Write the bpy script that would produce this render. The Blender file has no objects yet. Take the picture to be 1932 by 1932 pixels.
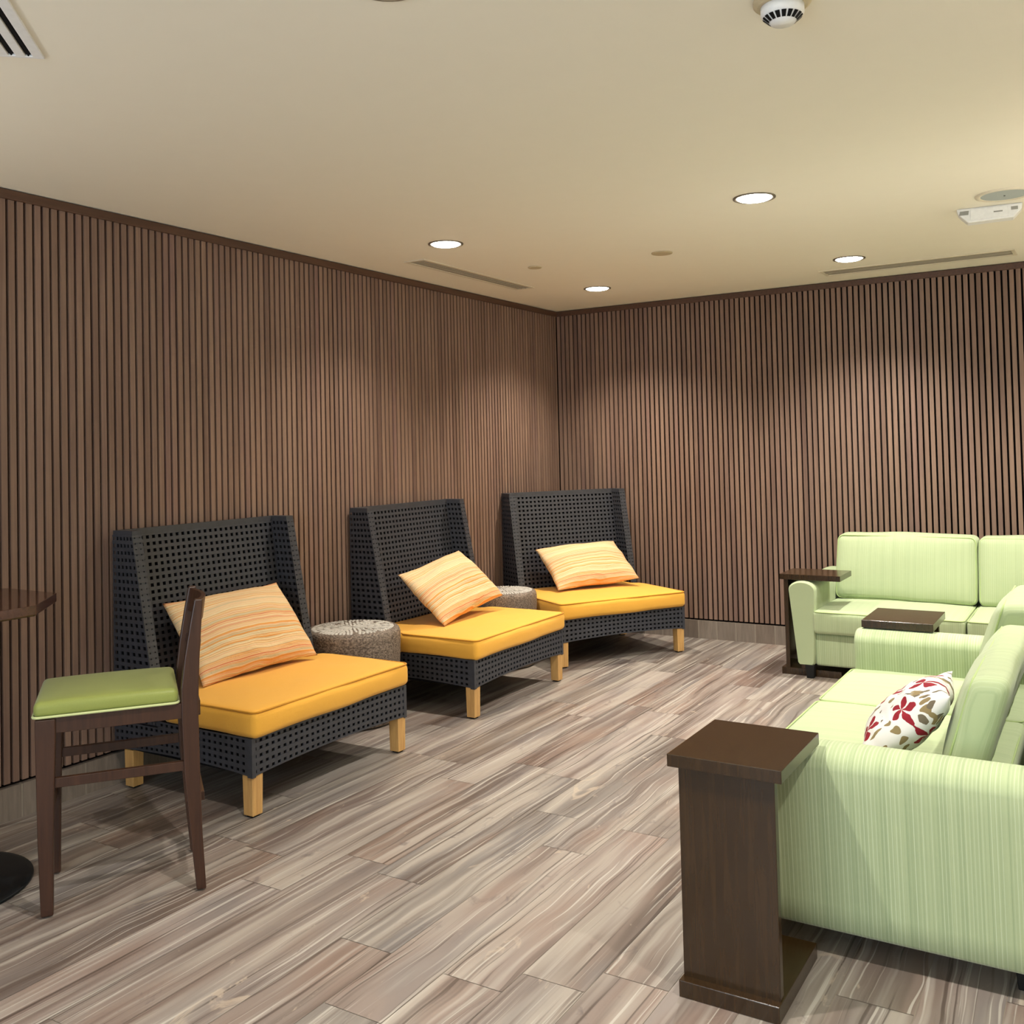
import bpy, math, random
from mathutils import Vector, Matrix, noise as mn

random.seed(7)
scene = bpy.context.scene
COL = scene.collection
PI = math.pi
H = 2.666                                   # ceiling height

# ------------------------------------------------------------------ camera
def make_camera():
    yaw, pitch, roll = math.radians(31.53020), math.radians(1.60915), math.radians(-1.35899)
    f = Vector((-math.sin(yaw) * math.cos(pitch), math.cos(yaw) * math.cos(pitch), math.sin(pitch)))
    r = Vector((math.cos(yaw), math.sin(yaw), 0))
    u = r.cross(f)
    r2 = r * math.cos(roll) + u * math.sin(roll)
    u2 = -r * math.sin(roll) + u * math.cos(roll)
    cd = bpy.data.cameras.new('camera')
    cd.sensor_fit = 'HORIZONTAL'
    cd.sensor_width = 36.0
    cd.lens = 1832.93 / 1932 * 36.0
    cd.shift_y = -(966 - 797.17) / 1932
    cd.clip_start = 0.05
    o = bpy.data.objects.new('camera', cd)
    COL.objects.link(o)
    m = Matrix((r2, u2, -f)).transposed().to_4x4()
    m.translation = Vector((3.9746, -7.23484, 1.5))
    o.matrix_world = m
    scene.camera = o
make_camera()

# ------------------------------------------------------------------ world, light, exposure
scene.view_settings.view_transform = 'Standard'
scene.view_settings.look = 'None'
scene.view_settings.gamma = 1.0
scene.view_settings.use_curve_mapping = False
scene.view_settings.exposure = 0.28

w = bpy.data.worlds.new('world')
scene.world = w
w.use_nodes = True
w.node_tree.nodes['Background'].inputs[0].default_value = (0.75, 0.87, 1.0, 1)
w.node_tree.nodes['Background'].inputs[1].default_value = 0.6

LAMP_W = 14.5                               # watts of each ceiling downlight
LAMP_COL = (1.0, 0.985, 0.945)           # neutral white lamps
WARM_COL = (1.0, 0.91, 0.76)              # the two lamps along the left wall are warmer

def cool_fill():
    # cool fill light added behind the camera, before a made-up unseen window
    l = bpy.data.lights.new('added_cool_fill', 'AREA')
    l.shape = 'RECTANGLE'; l.size = 2.7; l.size_y = 1.9
    l.energy = 64.0; l.color = (0.74, 0.89, 1.0)
    o = bpy.data.objects.new('added_cool_fill', l); COL.objects.link(o)
    o.location = (2.95, -9.40, 1.4)
    o.rotation_euler = (math.radians(90), 0, 0)      # shines towards +y, into the room
cool_fill()

def ceiling_fill(name, loc, rot, length, watts):
    # warm unseen area light added to brighten the ceiling; no known fixture
    l = bpy.data.lights.new(name, 'AREA'); l.shape = 'RECTANGLE'; l.size = length; l.size_y = 0.12
    l.energy = watts; l.color = (1.0, 0.965, 0.86)
    o = bpy.data.objects.new(name, l); COL.objects.link(o); o.location = loc; o.rotation_euler = rot
ceiling_fill('added_ceiling_fill_right', (4.66, -2.6, 1.95), (0, math.radians(165), 0), 5.2, 5.0)  # added strip that lifts the ceiling from the unseen right side
ceiling_fill('added_ceiling_fill_left', (0.10, -6.9, 1.75), (0, math.radians(180), 0), 0.3, 22.0)  # added uplight for the left part of the ceiling, out of view
ceiling_fill('added_ceiling_fill_front', (2.3, -9.45, 2.45), (math.radians(150), 0, 0), 4.0, 10.0)  # added strip behind the camera, also only for the ceiling

# ------------------------------------------------------------------ colour and node helpers
def lin(c):
    c /= 255.0
    return c / 12.92 if c <= 0.04045 else ((c + 0.055) / 1.055) ** 2.4
def rgb(r, g, b): return (lin(r), lin(g), lin(b), 1.0)

class NT:
    def __init__(s, name, rough=0.6, spec=0.4):
        s.m = bpy.data.materials.new(name); s.m.use_nodes = True
        s.t = s.m.node_tree; s.b = s.t.nodes['Principled BSDF']
        s.b.inputs['Roughness'].default_value = rough
        s.b.inputs['Specular IOR Level'].default_value = spec
    def n(s, typ, **kw):
        nd = s.t.nodes.new(typ)
        ins = kw.pop('ins', {})
        for k, v in kw.items(): setattr(nd, k, v)
        for k, v in ins.items():
            if isinstance(v, bpy.types.NodeSocket): s.t.links.new(v, nd.inputs[k])
            else: nd.inputs[k].default_value = v
        return nd
    def math(s, op, a, b=0.0, c=None):
        ins = {0: a, 1: b}
        if c is not None: ins[2] = c
        return s.n('ShaderNodeMath', operation=op, ins=ins).outputs[0]
    def vmath(s, op, a, b): return s.n('ShaderNodeVectorMath', operation=op, ins={0: a, 1: b}).outputs[0]
    def co(s, which='Object'): return s.n('ShaderNodeTexCoord').outputs[which]
    def sep(s, v): return s.n('ShaderNodeSeparateXYZ', ins={0: v}).outputs
    def comb(s, x=0.0, y=0.0, z=0.0): return s.n('ShaderNodeCombineXYZ', ins={0: x, 1: y, 2: z}).outputs[0]
    def noise(s, v, scale, detail=2.0, rough=0.5, dist=0.0, dim='3D'):
        nd = s.n('ShaderNodeTexNoise', noise_dimensions=dim)
        if dim == '1D': s.t.links.new(v, nd.inputs['W'])
        else: s.t.links.new(v, nd.inputs['Vector'])
        nd.inputs['Scale'].default_value = scale; nd.inputs['Detail'].default_value = detail
        nd.inputs['Roughness'].default_value = rough; nd.inputs['Distortion'].default_value = dist
        return nd.outputs['Fac']
    def ramp(s, f, stops, interp='LINEAR'):
        nd = s.n('ShaderNodeValToRGB', ins={0: f}); cr = nd.color_ramp; cr.interpolation = interp
        while len(cr.elements) < len(stops): cr.elements.new(0.5)
        for e, (p, c) in zip(cr.elements, stops): e.position = p; e.color = c
        return nd.outputs[0]
    def fr(s, f, a, b, lo=0.0, hi=1.0):
        return s.n('ShaderNodeMapRange', ins={0: f, 1: a, 2: b, 3: lo, 4: hi}).outputs[0]
    def mix(s, f, a, b, mode='MIX'):
        nd = s.n('ShaderNodeMix', data_type='RGBA', blend_type=mode)
        for i, v in ((0, f), (6, a), (7, b)):
            if isinstance(v, bpy.types.NodeSocket): s.t.links.new(v, nd.inputs[i])
            else: nd.inputs[i].default_value = v
        return nd.outputs[2]
    def color(s, c):
        if isinstance(c, bpy.types.NodeSocket): s.t.links.new(c, s.b.inputs['Base Color'])
        else: s.b.inputs['Base Color'].default_value = c
        return s
    def bump(s, h, strength=0.3, dist=0.01):
        b = s.n('ShaderNodeBump', ins={'Strength': strength, 'Distance': dist, 'Height': h})
        s.t.links.new(b.outputs[0], s.b.inputs['Normal']); return s
    def roughs(s, sock): s.t.links.new(sock, s.b.inputs['Roughness']); return s

M = {}
def plain(key, col, rough=0.6, spec=0.4, metal=0.0, nscale=60.0, amt=0.08):
    t = NT(key, rough, spec)
    v = t.noise(t.co(), nscale, 3.0)
    dark = tuple(c * (1 - amt) for c in col[:3]) + (1,)
    lite = tuple(min(1, c * (1 + amt)) for c in col[:3]) + (1,)
    t.color(t.mix(v, dark, lite)); t.b.inputs['Metallic'].default_value = metal
    M[key] = t.m; return t

def wood(key, a, b, axis=2, rough=0.35, spec=0.45, fine=60.0):
    t = NT(key, rough, spec)
    sc = [fine, fine, fine]; sc[axis] = fine * 0.06
    v = t.vmath('MULTIPLY', t.co(), tuple(sc))
    g = t.noise(v, 1.0, 4.0, 0.6, 0.6)
    t.color(t.mix(t.fr(g, 0.3, 0.7), a, b)); t.bump(g, 0.06, 0.002)
    M[key] = t.m; return t

# --- slat wall
def slat_mat():
    t = NT('slat_wood', 0.5, 0.35)
    p = t.sep(t.co())
    cell = t.comb(t.math('FLOOR', t.math('MULTIPLY', p[0], 25.0)), t.math('FLOOR', t.math('MULTIPLY', p[1], 25.0)), 0.0)
    wn = t.n('ShaderNodeTexWhiteNoise', noise_dimensions='3D', ins={0: cell})
    off = t.vmath('SCALE', wn.outputs['Color'], (0, 0, 0))
    off.node.inputs['Scale'].default_value = 30.0
    v = t.vmath('ADD', t.vmath('MULTIPLY', t.co(), (90.0, 90.0, 2.2)), off)
    g = t.noise(v, 1.0, 4.0, 0.6, 0.8)
    v2 = t.vmath('ADD', t.vmath('MULTIPLY', t.co(), (6.0, 6.0, 1.1)), off)
    g2 = t.noise(v2, 1.0, 2.0)
    base = t.ramp(wn.outputs['Value'], [(0.0, rgb(114, 90, 81)), (0.3, rgb(133, 107, 93)), (0.55, rgb(126, 101, 93)), (0.8, rgb(144, 119, 103)), (1.0, rgb(135, 106, 99))])
    c = t.mix(t.fr(g2, 0.35, 0.7), base, rgb(150, 123, 107))
    c = t.mix(t.math('MULTIPLY', t.fr(g, 0.3, 0.75), 0.45), c, rgb(84, 62, 51))
    t.color(c); t.bump(g, 0.08, 0.002)
    M['slat'] = t.m
slat_mat()
plain('slat_backing', rgb(20, 14, 12), 0.8, 0.1)
wood('trim_wood', rgb(74, 50, 38), rgb(92, 64, 49), axis=1, rough=0.45)
plain('ceiling_paint', rgb(244, 239, 226), 0.85, 0.2, nscale=9.0, amt=0.012)
plain('plain_wall_paint', rgb(238, 232, 218), 0.85, 0.2, nscale=9.0, amt=0.02)

def baseboard_mat():
    t = NT('baseboard_tile', 0.5, 0.35)
    p = t.sep(t.co())
    cell = t.comb(t.math('FLOOR', t.math('MULTIPLY', p[0], 6.6667)), t.math('FLOOR', t.math('MULTIPLY', p[1], 3.3333)), 0.0)
    wn = t.n('ShaderNodeTexWhiteNoise', noise_dimensions='3D', ins={0: cell})
    g = t.noise(t.vmath('MULTIPLY', t.co(), (60, 60, 6)), 1.0, 4.0, 0.6, 0.4)
    base = t.ramp(wn.outputs['Value'], [(0.0, rgb(112, 100, 91)), (0.5, rgb(142, 130, 119)), (1.0, rgb(126, 112, 101))])
    t.color(t.mix(t.math('MULTIPLY', t.fr(g, 0.3, 0.7), 0.5), base, rgb(92, 81, 73)))
    M['baseboard'] = t.m
baseboard_mat()
plain('grout', rgb(150, 140, 128), 0.9, 0.1)

def plank_mat():
    t = NT('plank_tile', 0.42, 0.45)
    at = t.n('ShaderNodeAttribute', attribute_name='plank')
    r = t.sep(at.outputs['Vector'])
    off = t.vmath('MULTIPLY', at.outputs['Vector'], (37.0, 53.0, 11.0))
    p = t.vmath('ADD', t.co(), off)
    q = t.sep(p)
    # slow wander of the grain across the plank
    wob = t.noise(t.comb(t.math('MULTIPLY', q[0], 4.0), t.math('MULTIPLY', q[1], 2.0), q[2]), 1.0, 2.0)
    gx = t.math('ADD', q[0], t.math('MULTIPLY', t.math('SUBTRACT', wob, 0.5), t.fr(r[1], 0.2, 1.0, 0.02, 0.10)))
    tone = t.noise(t.comb(t.math('MULTIPLY', gx, 9.0), t.math('MULTIPLY', q[1], 0.7), q[2]), 1.0, 2.0, 0.55, 0.3)
    streak = t.noise(t.comb(t.math('MULTIPLY', gx, 34.0), t.math('MULTIPLY', q[1], 0.75), q[2]), 1.0, 2.0, 0.5, 0.3)
    dkl = t.noise(t.comb(t.math('MULTIPLY', gx, 62.0), t.math('MULTIPLY', q[1], 0.9), t.math('ADD', q[2], 4.0)), 1.0, 2.0, 0.5, 0.3)
    ltl = t.noise(t.comb(t.math('MULTIPLY', gx, 85.0), t.math('MULTIPLY', q[1], 1.1), t.math('ADD', q[2], 9.0)), 1.0, 2.0, 0.5, 0.3)
    hue = t.noise(t.comb(t.math('MULTIPLY', q[0], 4.0), t.math('MULTIPLY', q[1], 1.5), t.math('ADD', q[2], 2.0)), 1.0, 2.0)
    blot = t.noise(t.comb(t.math('MULTIPLY', q[0], 9.0), t.math('MULTIPLY', q[1], 3.6), q[2]), 1.0, 5.0, 0.65, 0.9)
    fine = t.noise(t.comb(t.math('MULTIPLY', gx, 190.0), t.math('MULTIPLY', q[1], 5.0), q[2]), 1.0, 2.0)
    base = t.ramp(r[0], [(0.0, rgb(112, 99, 94)), (0.2, rgb(133, 122, 116)), (0.4, rgb(123, 108, 99)), (0.6, rgb(145, 133, 127)), (0.8, rgb(118, 111, 106)), (1.0, rgb(136, 123, 113))])
    c = t.mix(t.math('MULTIPLY', t.fr(hue, 0.52, 0.68), 0.6), base, rgb(133, 110, 98))
    c = t.mix(t.math('MULTIPLY', t.fr(hue, 0.46, 0.32), 0.55), c, rgb(110, 106, 106))
    c = t.mix(t.math('MULTIPLY', t.fr(tone, 0.50, 0.68), 0.75), c, rgb(165, 156, 146))
    c = t.mix(t.math('MULTIPLY', t.fr(tone, 0.47, 0.30), 0.75), c, rgb(83, 68, 60))
    c = t.mix(t.math('MULTIPLY', t.fr(streak, 0.54, 0.72), 0.6), c, rgb(174, 166, 157))
    c = t.mix(t.math('MULTIPLY', t.fr(streak, 0.44, 0.28), 0.55), c, rgb(77, 62, 56))
    c = t.mix(t.math('MULTIPLY', t.fr(dkl, 0.385, 0.31), 0.65), c, rgb(57, 43, 37))
    c = t.mix(t.math('MULTIPLY', t.fr(ltl, 0.61, 0.69), 0.6), c, rgb(192, 186, 177))
    c = t.mix(t.math('MULTIPLY', t.fr(blot, 0.62, 0.70), 0.55), c, rgb(90, 81, 82))
    c = t.mix(t.math('MULTIPLY', t.fr(blot, 0.355, 0.30), 0.6), c, rgb(181, 165, 148))
    t.color(c); t.bump(fine, 0.04, 0.002)
    t.roughs(t.fr(streak, 0.3, 0.7, 0.40, 0.52))
    M['plank'] = t.m
plank_mat()

def wicker_mat():
    t = NT('black_wicker', 0.42, 0.5)
    v = t.noise(t.vmath('MULTIPLY', t.co(), (40, 40, 40)), 1.0, 2.0)
    t.color(t.mix(v, (0.029, 0.031, 0.039, 1), (0.060, 0.062, 0.076, 1)))
    t.bump(t.noise(t.co(), 420.0, 2.0), 0.15, 0.002)
    M['wicker'] = t.m
wicker_mat()
plain('wicker_core', (0.006, 0.006, 0.007, 1), 0.9, 0.1)
wood('light_leg_wood', rgb(186, 140, 84), rgb(214, 170, 106), axis=2, rough=0.45, fine=90.0)
wood('dark_stool_wood', rgb(50, 29, 20), rgb(68, 42, 29), axis=2, rough=0.35)
wood('dark_table_wood', rgb(42, 27, 11), rgb(56, 38, 17), axis=2, rough=0.2, spec=0.6)
wood('high_table_wood', rgb(62, 38, 29), rgb(84, 55, 42), axis=0, rough=0.09, spec=0.6)
plain('edge_veneer', rgb(150, 120, 88), 0.4)
plain('black_metal', (0.012, 0.016, 0.02, 1), 0.45, 0.5, 0.6)
plain('black_plastic', (0.008, 0.008, 0.008, 1), 0.6, 0.3)

def weave(key, a, b, scale=900.0, rough=0.8, strength=0.25, big=None):
    t = NT(key, rough, 0.25)
    t.b.inputs['Sheen Weight'].default_value = 0.15
    v = t.noise(t.co(), scale * 0.35, 2.0)
    c = t.mix(v, a, b)
    t.color(c)
    wr = t.noise(t.vmath('MULTIPLY', t.co(), (9, 5, 9)), 1.0, 3.0, 0.5, 0.8)
    t.bump(t.math('ADD', t.math('MULTIPLY', v, 0.12), wr), strength, 0.012)
    M[key] = t.m
weave('orange_fabric', rgb(235, 171, 60), rgb(243, 183, 76))
weave('orange_piping', rgb(196, 134, 30), rgb(214, 150, 44))
weave('green_vinyl', rgb(134, 143, 72), rgb(146, 154, 83), rough=0.42, strength=0.05)
weave('pale_welt', rgb(190, 200, 140), rgb(205, 213, 156), rough=0.6, strength=0.05)

def stripe_fabric(key, axis, base=rgb(170, 184, 143), dark=rgb(139, 157, 118), lite=rgb(190, 203, 168), amt=1.0):
    t = NT(key, 0.75, 0.25)
    t.b.inputs['Sheen Weight'].default_value = 0.2
    p = t.sep(t.co())
    s = p[axis]
    jit = t.noise(s, 9.0, 1.0, dim='1D')
    sj = t.math('ADD', s, t.math('MULTIPLY', jit, 0.02))
    tri = t.math('PINGPONG', t.math('MULTIPLY', sj, 1.0), 0.0055)
    fine = t.fr(tri, 0.0016, 0.0004)
    dk = t.fr(t.math('PINGPONG', t.math('ADD', sj, 0.0055), 0.0055), 0.0014, 0.0003)
    band = t.noise(s, 26.0, 2.0, 0.6, dim='1D')
    sel = t.noise(t.math('ADD', s, 3.7), 55.0, 1.0, dim='1D')
    c = t.mix(t.math('MULTIPLY', t.fr(band, 0.55, 0.38), 0.40 * amt), base, dark)
    c = t.mix(t.math('MULTIPLY', fine, t.fr(sel, 0.32, 0.58, 0.15, 1.0 * amt)), c, lite)
    c = t.mix(t.math('MULTIPLY', dk, t.fr(sel, 0.62, 0.38, 0.0, 0.8 * amt)), c, dark)
    cloth = t.noise(t.co(), 520.0, 2.0)
    c = t.mix(t.math('MULTIPLY', cloth, 0.18), c, lite)
    t.color(c)
    wr = t.noise(t.vmath('MULTIPLY', t.co(), (5, 5, 5)), 1.0, 3.0, 0.5, 0.6)
    t.bump(t.math('ADD', t.math('MULTIPLY', fine, 0.12), wr), 0.18, 0.012)
    M[key] = t.m
stripe_fabric('green_stripe_x', 0)
stripe_fabric('green_stripe_y', 1)
stripe_fabric('green_cushion_x', 0, amt=0.45)
stripe_fabric('green_cushion_y', 1, amt=0.45)
weave('green_piping', rgb(160, 180, 122), rgb(174, 194, 134))

def pillow_stripe_mat():
    t = NT('striped_pillow_fabric', 0.8, 0.2)
    p = t.sep(t.co())
    wob = t.noise(t.vmath('MULTIPLY', t.co(), (4, 4, 4)), 1.0, 2.0)
    s = t.math('ADD', p[1], t.math('MULTIPLY', wob, 0.035))
    n = t.noise(s, 23.0, 2.0, 0.6, dim='1D')
    O, Cc, P_, T, K = rgb(223, 151, 71), rgb(232, 207, 163), rgb(229, 182, 141), rgb(205, 184, 148), rgb(212, 124, 84)
    c = t.ramp(n, [(0.0, Cc), (0.30, K), (0.345, Cc), (0.39, O), (0.43, P_), (0.465, Cc), (0.50, T), (0.53, O), (0.565, Cc), (0.61, K), (0.645, Cc), (0.69, O), (0.74, Cc)], 'EASE')
    t.color(c)
    wr = t.noise(t.vmath('MULTIPLY', t.co(), (8, 22, 8)), 1.0, 3.0, 0.55, 1.0)
    t.bump(wr, 0.6, 0.014)
    M['pillow_stripe'] = t.m
pillow_stripe_mat()

def pillow_floral_mat():
    t = NT('floral_pillow_fabric', 0.75, 0.2)
    v = t.co()
    wv = t.vmath('ADD', v, t.vmath('MULTIPLY', t.n('ShaderNodeTexNoise', ins={'Vector': v, 'Scale': 14.0, 'Detail': 1.0}).outputs['Color'], (0.05, 0.05, 0.0)))
    def blobs(scale, rot, stretch, thr, dens, seed):
        mp = t.n('ShaderNodeMapping', ins={0: wv, 1: (seed, seed * 0.7, 0), 2: (0, 0, rot), 3: (1, stretch, 0)})
        vo = t.n('ShaderNodeTexVoronoi', voronoi_dimensions='2D', ins={'Vector': mp.outputs[0], 'Scale': scale})
        pick = t.sep(vo.outputs['Color'])[0]
        return t.math('MULTIPLY', t.math('LESS_THAN', vo.outputs['Distance'], thr), t.math('GREATER_THAN', pick, dens))
    c = t.mix(blobs(46.0, 0.6, 0.34, 0.30, 0.40, 3.1), rgb(221, 219, 218), rgb(138, 121, 87))
    c = t.mix(blobs(40.0, -0.7, 0.36, 0.24, 0.55, 7.7), c, rgb(110, 100, 84))
    q = t.sep(t.vmath('ADD', v, t.vmath('MULTIPLY', t.n('ShaderNodeTexNoise', ins={'Vector': v, 'Scale': 25.0}).outputs['Color'], (0.02, 0.02, 0.0))))
    for fx_, fy_, fr_, k, ph in ((-0.02, 0.02, 0.062, 5, 0.4), (-0.13, -0.06, 0.055, 5, 1.1), (0.10, -0.10, 0.058, 5, 2.0), (0.05, 0.13, 0.050, 4, 0.8), (-0.11, 0.12, 0.045, 5, 0.2), (0.15, 0.04, 0.045, 5, 1.5), (-0.03, -0.14, 0.045, 4, 0.6)):
        dx = t.math('SUBTRACT', q[0], fx_ + 0.01); dy = t.math('SUBTRACT', q[1], fy_ + 0.01)
        rad = t.math('SQRT', t.math('ADD', t.math('MULTIPLY', dx, dx), t.math('MULTIPLY', dy, dy)))
        pet = t.math('ABSOLUTE', t.math('SINE', t.math('ADD', t.math('MULTIPLY', t.math('ARCTAN2', dy, dx), k / 2.0), ph)))
        edge = t.math('MULTIPLY', t.math('POWER', pet, 0.6), fr_)
        inside = t.math('MULTIPLY', t.math('LESS_THAN', rad, edge), t.math('GREATER_THAN', pet, 0.45))
        near = t.math('LESS_THAN', rad, fr_ * 1.15)
        c = t.mix(near, c, rgb(221, 219, 218))
        c = t.mix(inside, c, rgb(140, 32, 46))
    t.color(c); t.bump(t.noise(v, 14.0, 2.0), 0.3, 0.012)
    M['pillow_floral'] = t.m
pillow_floral_mat()

def drum_mat():
    t = NT('woven_drum', 0.55, 0.45)
    p = t.sep(t.co())
    ang = t.math('ARCTAN2', p[1], p[0])
    rad = t.math('SQRT', t.math('ADD', t.math('MULTIPLY', p[0], p[0]), t.math('MULTIPLY', p[1], p[1])))
    n = t.noise(t.comb(t.math('MULTIPLY', ang, 22.0), t.math('MULTIPLY', rad, 110.0), t.math('MULTIPLY', p[2], 130.0)), 1.0, 3.0, 0.6)
    c = t.mix(t.fr(n, 0.36, 0.68), rgb(78, 66, 58), rgb(158, 142, 128))
    t.color(c); t.bump(n, 0.9, 0.006)
    M['drum'] = t.m
drum_mat()
plain('drum_petal', rgb(222, 217, 210), 0.35, 0.5)

def emit(key, col, strength):
    m = bpy.data.materials.new(key); m.use_nodes = True
    b = m.node_tree.nodes['Principled BSDF']
    b.inputs['Base Color'].default_value = (0.9, 0.9, 0.9, 1)
    b.inputs['Emission Color'].default_value = col; b.inputs['Emission Strength'].default_value = strength
    M[key] = m
emit('lamp_lens', (1.0, 0.97, 0.90, 1), 22.0)
plain('lamp_reflector', rgb(120, 112, 98), 0.35, 0.5, 0.3)
plain('white_plastic', rgb(240, 241, 243), 0.45, 0.4)
plain('grey_plastic', rgb(150, 150, 146), 0.5, 0.4)
plain('cover_plate', rgb(196, 182, 152), 0.5, 0.4)
plain('speaker_mesh', rgb(176, 186, 188), 0.6, 0.3, nscale=600.0, amt=0.25)
plain('vent_white', rgb(222, 214, 196), 0.5, 0.4)
plain('vent_slot', rgb(168, 162, 150), 0.7, 0.2)
plain('vent_black', (0.004, 0.004, 0.006, 1), 0.7, 0.2)

def glass_mat():
    m = bpy.data.materials.new('added_window_glass'); m.use_nodes = True
    b = m.node_tree.nodes['Principled BSDF']
    b.inputs['Base Color'].default_value = (0.95, 0.98, 1.0, 1); b.inputs['Transmission Weight'].default_value = 1.0
    b.inputs['Roughness'].default_value = 0.0; b.inputs['IOR'].default_value = 1.02
    M['glass'] = m
glass_mat()

# ------------------------------------------------------------------ mesh helpers
class MB:
    def __init__(s): s.v = []; s.f = []; s.mi = []; s.cur = 0
    def add(s, vs, fs, mi=None):
        o = len(s.v); s.v += [tuple(x) for x in vs]
        s.f += [tuple(i + o for i in f) for f in fs]; s.mi += [s.cur if mi is None else mi] * len(fs)
        return s
    def box(s, x0, x1, y0, y1, z0, z1, mi=None):
        return s.hexa([(x0, y0, z0), (x1, y0, z0), (x1, y1, z0), (x0, y1, z0)], [(x0, y0, z1), (x1, y0, z1), (x1, y1, z1), (x0, y1, z1)], mi)
    def hexa(s, b, t, mi=None):
        return s.add(list(b) + list(t), [(3, 2, 1, 0), (4, 5, 6, 7), (0, 1, 5, 4), (1, 2, 6, 5), (2, 3, 7, 6), (3, 0, 4, 7)], mi)
    def loft(s, rings, cap=True, mi=None, closed=True):
        n = len(rings[0]); vs = [p for r in rings for p in r]; fs = []
        for i in range(len(rings) - 1):
            for j in range(n if closed else n - 1):
                k = (j + 1) % n
                fs.append((i * n + j, i * n + k, (i + 1) * n + k, (i + 1) * n + j))
        if cap:
            fs.append(tuple(range(n - 1, -1, -1))); fs.append(tuple((len(rings) - 1) * n + j for j in range(n)))
        return s.add(vs, fs, mi)
    def lathe(s, prof, seg=40, mi=None, cx=0, cy=0, cap=True):
        rings = [[(cx + r * math.cos(2 * PI * j / seg), cy + r * math.sin(2 * PI * j / seg), z) for j in range(seg)] for r, z in prof]
        return s.loft(rings, cap, mi)
    def tube(s, path, r, seg=8, closed=False, mi=None):
        pts = [Vector(p) for p in path]; n = len(pts); rings = []
        for i, p in enumerate(pts):
            if closed: d = pts[(i + 1) % n] - pts[i - 1]
            else: d = pts[min(i + 1, n - 1)] - pts[max(i - 1, 0)]
            d.normalize()
            a = d.cross(Vector((0, 0, 1)))
            if a.length < 1e-3: a = d.cross(Vector((1, 0, 0)))
            a.normalize(); b = a.cross(d)
            rings.append([p + a * (r * math.cos(2 * PI * j / seg)) + b * (r * math.sin(2 * PI * j / seg)) for j in range(seg)])
        if closed: rings.append(rings[0])
        return s.loft(rings, not closed, mi)
    def build(s, name, mats, parent=None, smooth=False, bevel=0.0, seg=2, auto=None):
        me = bpy.data.meshes.new(name); me.from_pydata(s.v, [], s.f)
        if not isinstance(mats, (list, tuple)): mats = [mats]
        for m in mats: me.materials.append(M[m])
        if len(mats) > 1: me.polygons.foreach_set('material_index', s.mi)
        if smooth: me.polygons.foreach_set('use_smooth', [True] * len(s.f))
        me.validate(); me.update()
        o = bpy.data.objects.new(name, me); COL.objects.link(o)
        if parent: o.parent = parent
        if bevel:
            b = o.modifiers.new('bevel', 'BEVEL'); b.width = bevel; b.segments = seg; b.limit_method = 'ANGLE'
            b.angle_limit = math.radians(35); b.harden_normals = False
        return o

def tag(o, label, cat, group=None):
    o['label'] = label; o['category'] = cat
    if group: o['group'] = group
    return o
def thing(name, label, cat, loc=(0, 0, 0), rz=0.0, group=None):
    o = bpy.data.objects.new(name, None); COL.objects.link(o)
    o.location = loc; o.rotation_euler = (0, 0, rz); o.empty_display_size = 0.1
    return tag(o, label, cat, group)
def struct(o): o['kind'] = 'structure'; return o

def dup(root, loc, rz, label, group=None):
    r = root.copy(); COL.objects.link(r); r.location = loc; r.rotation_euler = (0, 0, rz)
    r['label'] = label
    if group: r['group'] = group
    for ch in [c for c in bpy.data.objects if c.parent == root]:
        c = ch.copy(); COL.objects.link(c); c.parent = r
        for g in [k for k in bpy.data.objects if k.parent == ch]:
            d = g.copy(); COL.objects.link(d); d.parent = c
    return r

def soft_box(x0, x1, y0, y1, z0, z1, r, crown=(0, 0, 0, 0, 0, 0), step=0.035, wob=0.0, seed=0.0, warp=None):
    """rounded, slightly puffed block: crown = bulge of -x,+x,-y,+y,-z,+z faces"""
    mb = MB()
    c = Vector(((x0 + x1) / 2, (y0 + y1) / 2, (z0 + z1) / 2)); h = Vector(((x1 - x0) / 2, (y1 - y0) / 2, (z1 - z0) / 2))
    idx = {}; vs = []; fs = []
    def ticks(hh):
        n = max(2, int(2 * (hh - r) / step)); inner = [-(hh - r) + 2 * (hh - r) * i / n for i in range(n + 1)]
        e = [r * k / 3 for k in (1, 2, 3)]
        return [-hh + r - k for k in reversed(e)] + inner + [hh - r + k for k in e]
    T = [ticks(h[i]) for i in range(3)]
    def vert(i, j, k):
        key = (i, j, k)
        if key in idx: return idx[key]
        p = Vector((T[0][i], T[1][j], T[2][k]))
        q = Vector([max(-(h[a] - r), min(h[a] - r, p[a])) for a in range(3)])
        d = p - q
        if d.length > 1e-9: p = q + d.normalized() * r
        u = [p[a] / h[a] for a in range(3)]
        s = [max(0.0, 1 - abs(x) ** 2.2) for x in u]
        g = [(s[1] * s[2]) ** 0.7, (s[0] * s[2]) ** 0.7, (s[0] * s[1]) ** 0.7]
        for a in range(3):
            amt = crown[2 * a] if u[a] < 0 else crown[2 * a + 1]
            p[a] += math.copysign(amt * g[a] * min(1, abs(u[a]) ** 2), u[a])
        if wob:
            nv = Vector((p.x * 5 + seed, p.y * 5, p.z * 5))
            p += mn.noise_vector(nv) * wob
        p += c
        if warp: p = warp(p)
        idx[key] = len(vs); vs.append(tuple(p)); return idx[key]
    n = [len(t) - 1 for t in T]
    for a in range(3):
        b_, c_ = (a + 1) % 3, (a + 2) % 3
        for side in (0, n[a]):
            for i in range(n[b_]):
                for j in range(n[c_]):
                    q = []
                    for di, dj in ((0, 0), (1, 0), (1, 1), (0, 1)):
                        k = [0, 0, 0]; k[a] = side; k[b_] = i + di; k[c_] = j + dj; q.append(vert(*k))
                    if side == 0: q.reverse()
                    fs.append(tuple(q))
    mb.add(vs, fs)
    return mb

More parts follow.
